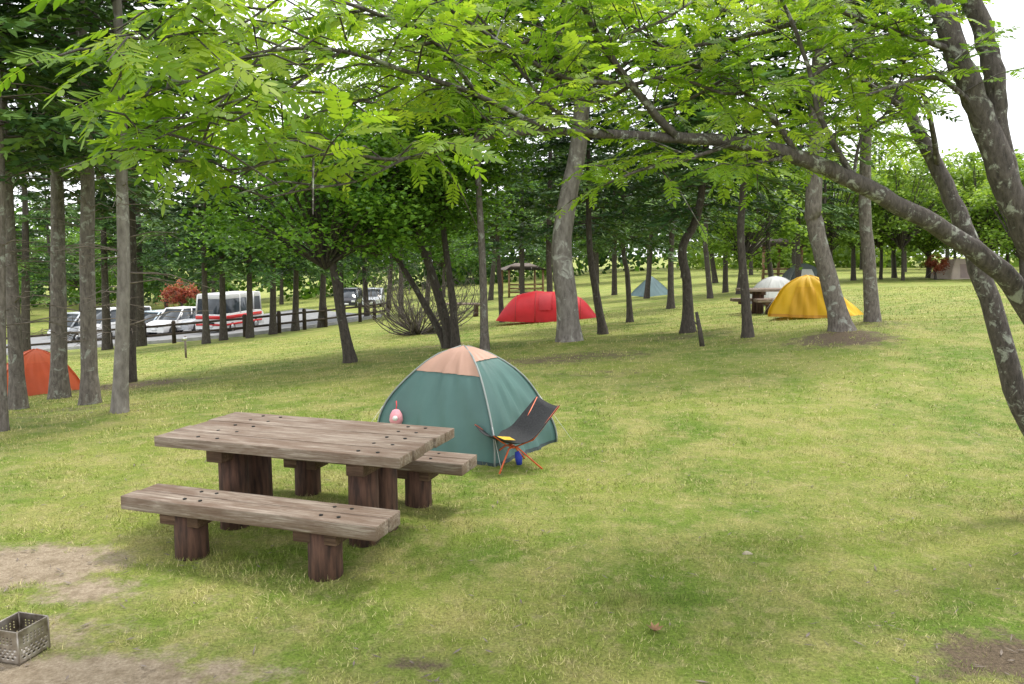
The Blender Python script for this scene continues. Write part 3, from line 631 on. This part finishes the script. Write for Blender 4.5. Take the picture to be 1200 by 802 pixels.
for k in range(4): panel(Matrix.Rotation(k*PI/2,4,'Z')@Matrix.Translation((0,-.115,.01)),.228,.2)
mb=MB(); box(mb,(0,0,.05),(.22,.22,.003)); mb.build('grate',steel,fb)
for sx in(-1,1):
    for sy in(-1,1): mb=MB(); box(mb,(sx*.113,sy*.113,.1),(.008,.008,.21)); mb.build('corner_post',steel,fb)
# small ground things
dl=hit(767,742); mb=MB()
for k in range(7):
    a=k*.9; c=np.array([.02*math.cos(a),.02*math.sin(a),.02]); d=np.array([math.cos(a),math.sin(a),.5])*.03; e=np.array([-math.sin(a),math.cos(a),.2])*.012; mb.polys([[c-d,c-e,c+d,c+e]])
tag(mb.build('dry_leaf',pmat('dry_leaf_brown',(.14,.07,.03),(.3,.17,.08),20,.8,0),loc=dl),'curled brown dry leaf on the lawn near the bottom edge','leaf')
st=hit(876,650); mb=MB(); tube(mb,[(-.035,0,.0),(-.02,0,.003),(0,.005,.006),(.02,0,.004),(.035,0,.0)],[.005,.014,.016,.012,.004],8,wob=.25)
tag(mb.build('pebble',pmat('pale_stone',(.28,.24,.17),(.42,.37,.28),30,.9,.2),smooth=True,loc=st),'small pale stone lying in the grass right of centre','stone')
sp=hit(824,406); mb=MB(); e=at(816,366,sp[1])-sp; tube(mb,[(0,0,-.1),e*.5,e],[.05,.042,.03],9,wob=.1); tube(mb,[e*.6,e*.6+[-.15,0,.12]],[.02,.012],6)
tag(mb.build('wooden_stake',M['barkdark'],smooth=True,loc=sp),'short leaning dead stick right of the dark flat topped fir','stake')
sp=hit(218,420); mb=MB(); tube(mb,[(0,0,-.05),(0,0,.7)],.035,8); ws=empty('marker_post',sp,0,'thin grey marker post with a small plate in front of the fence','post'); mb.build('pole',M['dead'],ws); mb=MB(); box(mb,(0,-.045,.62),(.16,.015,.1)); mb.build('plate',M['silver'],ws)
# ------------------------------------------------------------------ fence and parking
FP=smoothpath([hit(*q)[:2] for q in ((-60,424),(100,410),(200,403),(300,394),(380,384),(455,372))],8)
fcum=np.concatenate([[0],np.cumsum(np.linalg.norm(np.diff(FP,axis=0),axis=1))]); fl=fcum[-1]
def fpt(s_): return np.array([np.interp(s_,fcum,FP[:,0]),np.interp(s_,fcum,FP[:,1])])
f0=FP[0]; fd=(FP[-1]-FP[0])/np.linalg.norm(FP[-1]-FP[0]); fn=np.array([-fd[1],fd[0]])
if fn[1]<0: fn=-fn
brown=pmat('fence_brown',(.025,.017,.012),(.06,.04,.028),6,.8,.2)
fz=empty('fence',(f0[0],f0[1],0),0,'low dark wooden rail fence between the lawn and the parking area','fence')
nP=int(fl/1.7); pp=[]
for k in range(nP+1):
    q=fpt(fl*k/nP); z=float(H(q[0],q[1])); pp.append((q[0]-f0[0],q[1]-f0[1],z)); mb=MB(); tube(mb,[(*(q-f0),z-.1),(*(q-f0),z+1.0),(*(q-f0),z+1.08)],[.1,.1,.07],8); mb.build('post',brown,fz,True)
for hz in(.45,.88): mb=MB(); tube(mb,[(a,b,c+hz) for a,b,c in pp],.06,6); mb.build('rail',brown,fz,True)
ns,nt=60,20; LP=np.array([fpt(fl*k/(ns-1)) for k in range(ns)]); tt=np.linspace(1.4,30,nt)
X=LP[None,:,0]+fn[0]*tt[:,None]; Y=LP[None,:,1]+fn[1]*tt[:,None]; mb=MB()
i=np.arange(nt-1)[:,None]*ns; j=np.arange(ns-1)[None,:]; mb.add(np.stack([X,Y,H(X,Y)+.06],-1),np.stack([i+j,i+j+1,i+ns+j+1,i+ns+j],-1).reshape(-1,4))
tag(mb.build('parking_lot',pmat('asphalt',(.16,.16,.165),(.24,.24,.24),2,.9,.1)),'grey asphalt parking lot beyond the fence','parking lot',kind='structure')
mb=MB(); 
for k in range(ns-1): 
    a=LP[k]+fn*1.3; b=LP[k+1]+fn*1.3; za=float(H(*a)); zb=float(H(*b)); n_=fn*.15
    V=[(*a,za-.1),(*a,za+.16),(*(a+n_),za+.16),(*(a+n_),za-.1),(*b,zb-.1),(*b,zb+.16),(*(b+n_),zb+.16),(*(b+n_),zb-.1)]; mb.add(V,[[0,4,5,1],[1,5,6,2],[2,6,7,3]])
tag(mb.build('kerb',pmat('concrete',(.35,.34,.33),(.45,.44,.42),3,.9,.1)),'pale concrete kerb along the parking lot','kerb',kind='structure')
# vehicles
def paint(name,c): return pmat(name,tuple(q*.95 for q in c),c,2,.25,0)
lampm=pmat('lamp_glass',(.6,.6,.6),(.8,.8,.8),3,.15,0); redl=pmat('tail_red',(.4,.01,.01),(.5,.02,.02),3,.2,0)
def car(px,py,yaw,col,label,kind='hatch',L_=4.0,W=1.7,Ht=1.5,name='parked_car',cat='car',stripe=None):
    p=hit(px,py); p[2]+=.06; t=empty(name,p,yaw,label,cat); hw=W/2; zb=Ht*.56; rf=Ht
    if kind=='hatch': low=[(-L_/2,.45,.9),(-L_/2+.12,zb*.98,.98),(L_*.12,zb,1),(L_*.36,zb*.92,.98),(L_/2-.08,zb*.72,.92),(L_/2,.42,.85)]; cab=(-L_/2+.1,L_*.2,-L_/2+.45,L_*.02)
    elif kind=='van': low=[(-L_/2,.45,.95),(-L_/2+.05,zb,1),(L_*.3,zb,1),(L_*.42,zb*.9,.98),(L_/2-.05,zb*.72,.93),(L_/2,.42,.88)]; cab=(-L_/2+.05,L_*.4,-L_/2+.15,L_*.22)
    else: zb=Ht*.5; low=[(-L_/2,.4,.97),(-L_/2+.04,zb,1),(L_*.3,zb,1),(L_*.46,zb,1),(L_/2-.03,zb*.8,.97),(L_/2,.4,.93)]; cab=(-L_/2+.04,L_*.475,-L_/2+.12,L_*.43)
    mb=MB(); V=[]
    LS=smoothpath(low,3)
    for x,z,k in LS: 
        y=hw*k; V+=[(x,-y*.96,.24),(x,-y,z*.6),(x,-y*.95,z),(x,y*.95,z),(x,y,z*.6),(x,y*.96,.24)]
    Fq=[[i*6+a,i*6+(a+1)%6,(i+1)*6+(a+1)%6,(i+1)*6+a] for i in range(len(LS)-1) for a in range(6)]; mb.add(V,Fq)
    mb.f.append(np.array([[0,1,2,3,4,5]])); mb.m.append((1,0)); e=(len(LS)-1)*6; mb.f.append(np.array([[e+5,e+4,e+3,e+2,e+1,e]])); mb.m.append((1,0))
    mb.build('body',col,t,bevel=.03)
    a,b,c,d=cab; yb,yt=hw*.93,hw*.8 if kind!='bus' else hw*.9
    mb=MB(); V=[(a,-yb,zb-.02),(b,-yb,zb-.02),(b,yb,zb-.02),(a,yb,zb-.02),(c,-yt,rf-.08),(d,-yt,rf-.08),(d,yt,rf-.08),(c,yt,rf-.08)]; mb.add(V,[[0,1,5,4],[1,2,6,5],[2,3,7,6],[3,0,4,7],[4,5,6,7]]); mb.build('window',M['glass'],t)
    mb=MB(); box(mb,((c+d)/2,0,rf-.05 if kind!='bus' else rf-.15),(d-c+.08,yt*2+.03,.09 if kind!='bus' else .3)); mb.build('roof',col,t,bevel=.03)
    for s in(-1,1):
        xs_=[(a,c),(b,d)]+[((a+b)/2+u,(c+d)/2+u) for u in ((0,) if kind=='hatch' else (-.9,.4) if kind=='van' else (-1.2,-.4,.4))]
        for x0,x1 in xs_: mb=MB(); tube(mb,[(x0,s*yb*1.0,zb-.03),(x1,s*yt*1.01,rf-.06)],.05,6); mb.build('pillar',col,t)
    for sx in(-1,1):
        for sy in(-1,1):
            wx=sx*L_*.31; mb=MB(); tube(mb,[(wx,sy*(hw-.2),.3),(wx,sy*(hw+.01),.3)],.31,20); wh=mb.build('wheel',M['tyre'],t,bevel=.02)
            mb=MB(); tube(mb,[(wx,sy*(hw),.3),(wx,sy*(hw+.018),.3)],.19,14); mb.build('rim',M['silver'],wh)
    for sy in(-1,1):
        mb=MB(); box(mb,(L_/2-.03,sy*hw*.68,.62),(.1,.3,.15)); mb.build('headlight',lampm,t,bevel=.02)
        mb=MB(); box(mb,(-L_/2+.02,sy*hw*.8,.75),(.08,.16,.26)); mb.build('tail_light',redl,t,bevel=.02)
    mb=MB(); box(mb,(L_/2+.0,0,.4),(.06,.35,.14)); mb.build('number_plate',M['white'],t)
    mb=MB(); box(mb,(L_/2-.01,0,.58),(.06,.6,.1)); mb.build('grille',M['tyre'],t)
    if stripe:
        for z,hh_ in((.92,.2),(.5,.12)):
            for s in(-1,1): mb=MB(); box(mb,(-.05,s*(hw+.012),z),(L_*.93,.012,hh_)); mb.build('stripe',stripe,t)
            mb=MB(); box(mb,(L_/2+.005,0,z),(.02,W*.9,hh_)); mb.build('stripe',stripe,t)
    return t
wp=paint('car_white',(.7,.7,.7)); sl=paint('car_silver',(.45,.47,.5)); dk=paint('car_black',(.03,.03,.035)); lb=paint('car_pale_blue',(.45,.53,.6)); rs=paint('stripe_red',(.6,.03,.03))
car(270,388,R(-100),wp,'white bus with red stripes parked beyond the fence','bus',4.4,1.9,2.25,'parked_bus','bus',rs)
car(102,400,R(-112),sl,'silver van at the far left of the parked row','van',4.2,1.7,1.8,'parked_van','van')
car(138,397,R(-115),wp,'white van half hidden behind the fir trunks, second vehicle from left','van',4.2,1.7,1.9,'parked_van','van')
car(180,394,R(-112),lb,'pale blue silver hatchback parked between the white van and white hatchback')
car(207,392,R(-108),wp,'white hatchback parked right of the pale blue hatchback','hatch',3.7,1.6,1.6)
car(232,389,R(-105),sl,'silver hatchback parked just left of the red striped bus','hatch',3.6,1.6,1.5)
car(411,361,R(-88),dk,'black minivan parked near the right end of the fence','van',3.8,1.6,1.65,'parked_van','van')
car(438,360,R(-86),sl,'silver car parked at the right end of the fence','hatch',3.7,1.6,1.5)
# shelters
def hut(px,py,w,d,h,label,name):
    p=hit(px,py); t=empty(name,p,R(12),label,'shelter'); bm_=pmat('shelter_wood',(.16,.09,.05),(.3,.18,.1),4,.8,.1)
    for sx in(-1,1):
        for sy in(-1,1): mb=MB(); box(mb,(sx*w*.45,sy*d*.45,h*.4),(.14,.14,h*.84)); mb.build('post',bm_,t)
    mb=MB(); V=[(-w/2-.2,-d/2-.2,h*.8),(w/2+.2,-d/2-.2,h*.8),(w/2+.2,d/2+.2,h*.8),(-w/2-.2,d/2+.2,h*.8),(-w*.2,0,h),(w*.2,0,h)]; mb.add(V,[[3,2,1,0],[0,1,5,4],[2,3,4,5]]); mb.add(V,[[1,2,5],[3,0,4]]); mb.build('roof',pmat('shelter_roof',(.08,.06,.05),(.16,.12,.1),3,.8,.1),t)
    for z in(.35,.65,.95): mb=MB(); box(mb,(0,-d*.45,z),(w*.86,.05,.12)); mb.build('rail',bm_,t)
hut(612,347,3.0,3,2.6,'wooden open shelter behind the left end of the red tent','open_shelter')
hut(903,332,3.0,3,3.0,'brown wooden shelter among trees behind the dark tent','open_shelter')
# hanging ornament on tent
bpy.context.view_layer.update()
def cast(px,py):
    d=Vector(ray(px,py)).normalized(); ok,loc,nor,i_,ob,m_=SC.ray_cast(bpy.context.evaluated_depsgraph_get(),Vector((0,.0,CZ))+d*6.3,d); return loc if ok else Vector(at(px,py,8))
c=cast(465,482); og=empty('hanging_pouch',(c.x,c.y-.05,c.z-.04),0,'small pink pouch hanging on the left side of the teal tent','pouch')
pk=pmat('pink_plush',(.7,.27,.33),(.78,.36,.4),12,.8,0)
mb=MB(); tube(mb,[(0,0,-.09),(0,0,-.08),(0,0,-.04),(0,0,.02),(0,0,.06),(0,0,.07)],[.02,.055,.07,.06,.035,.01],14); mb.build('pouch_body',pk,og,True)
mb=MB(); tube(mb,[(0,-.06,-.01),(0,-.072,-.01)],.026,12); mb.build('patch',M['white'],og)
mb=MB(); tube(mb,[(0,0,.065),(.005,.01,.1),(0,.03,.15)],.006,6); mb.build('strap',pmat('red_strap',(.6,.05,.06),(.6,.05,.06),3,.7,0),og)
# ------------------------------------------------------------------ light, sky, camera
w=bpy.data.worlds.new('World'); SC.world=w; w.use_nodes=True; N=w.node_tree.nodes; L=w.node_tree.links; bg=N['Background']
sky=N.new('ShaderNodeTexSky'); sky.sky_type='NISHITA'; sky.sun_disc=False; EL,AZ=R(64),R(50); sky.sun_elevation=EL; sky.sun_rotation=AZ
hs=N.new('ShaderNodeHueSaturation'); hs.inputs['Saturation'].default_value=.3; L.new(sky.outputs[0],hs.inputs['Color'])
tcn=N.new('ShaderNodeTexCoord'); nz=noise(N,L,tcn.outputs['Generated'],2.5,5)
cl=ramp(N,L,nz,[(.3,(.8,.82,.86)),(.7,(1,1,1))]); cl=mix(N,L,1.,cl,(15.8,16.0,16.2),'MULTIPLY')
L.new(mix(N,L,.85,hs.outputs[0],cl),bg.inputs[0]); bg.inputs[1].default_value=.15
sd=bpy.data.lights.new('sun','SUN'); sd.energy=3.3; sd.angle=R(11); sd.color=(1,.95,.86); so=bpy.data.objects.new('sun',sd); COL.objects.link(so)
dv=Vector((math.sin(AZ)*math.cos(EL),math.cos(AZ)*math.cos(EL),math.sin(EL))); so.rotation_euler=dv.to_track_quat('Z','Y').to_euler(); so.location=(5,5,20)
cd=bpy.data.cameras.new('camera'); cam=bpy.data.objects.new('camera',cd); COL.objects.link(cam); cam.location=(0,0,CZ); cam.rotation_euler=(PI/2-TH,0,0)
cd.sensor_width=36; cd.lens=27; cd.clip_end=3000; cd.clip_start=.05; SC.camera=cam
SC.view_settings.view_transform='Standard'; SC.view_settings.look='None'; SC.view_settings.exposure=0
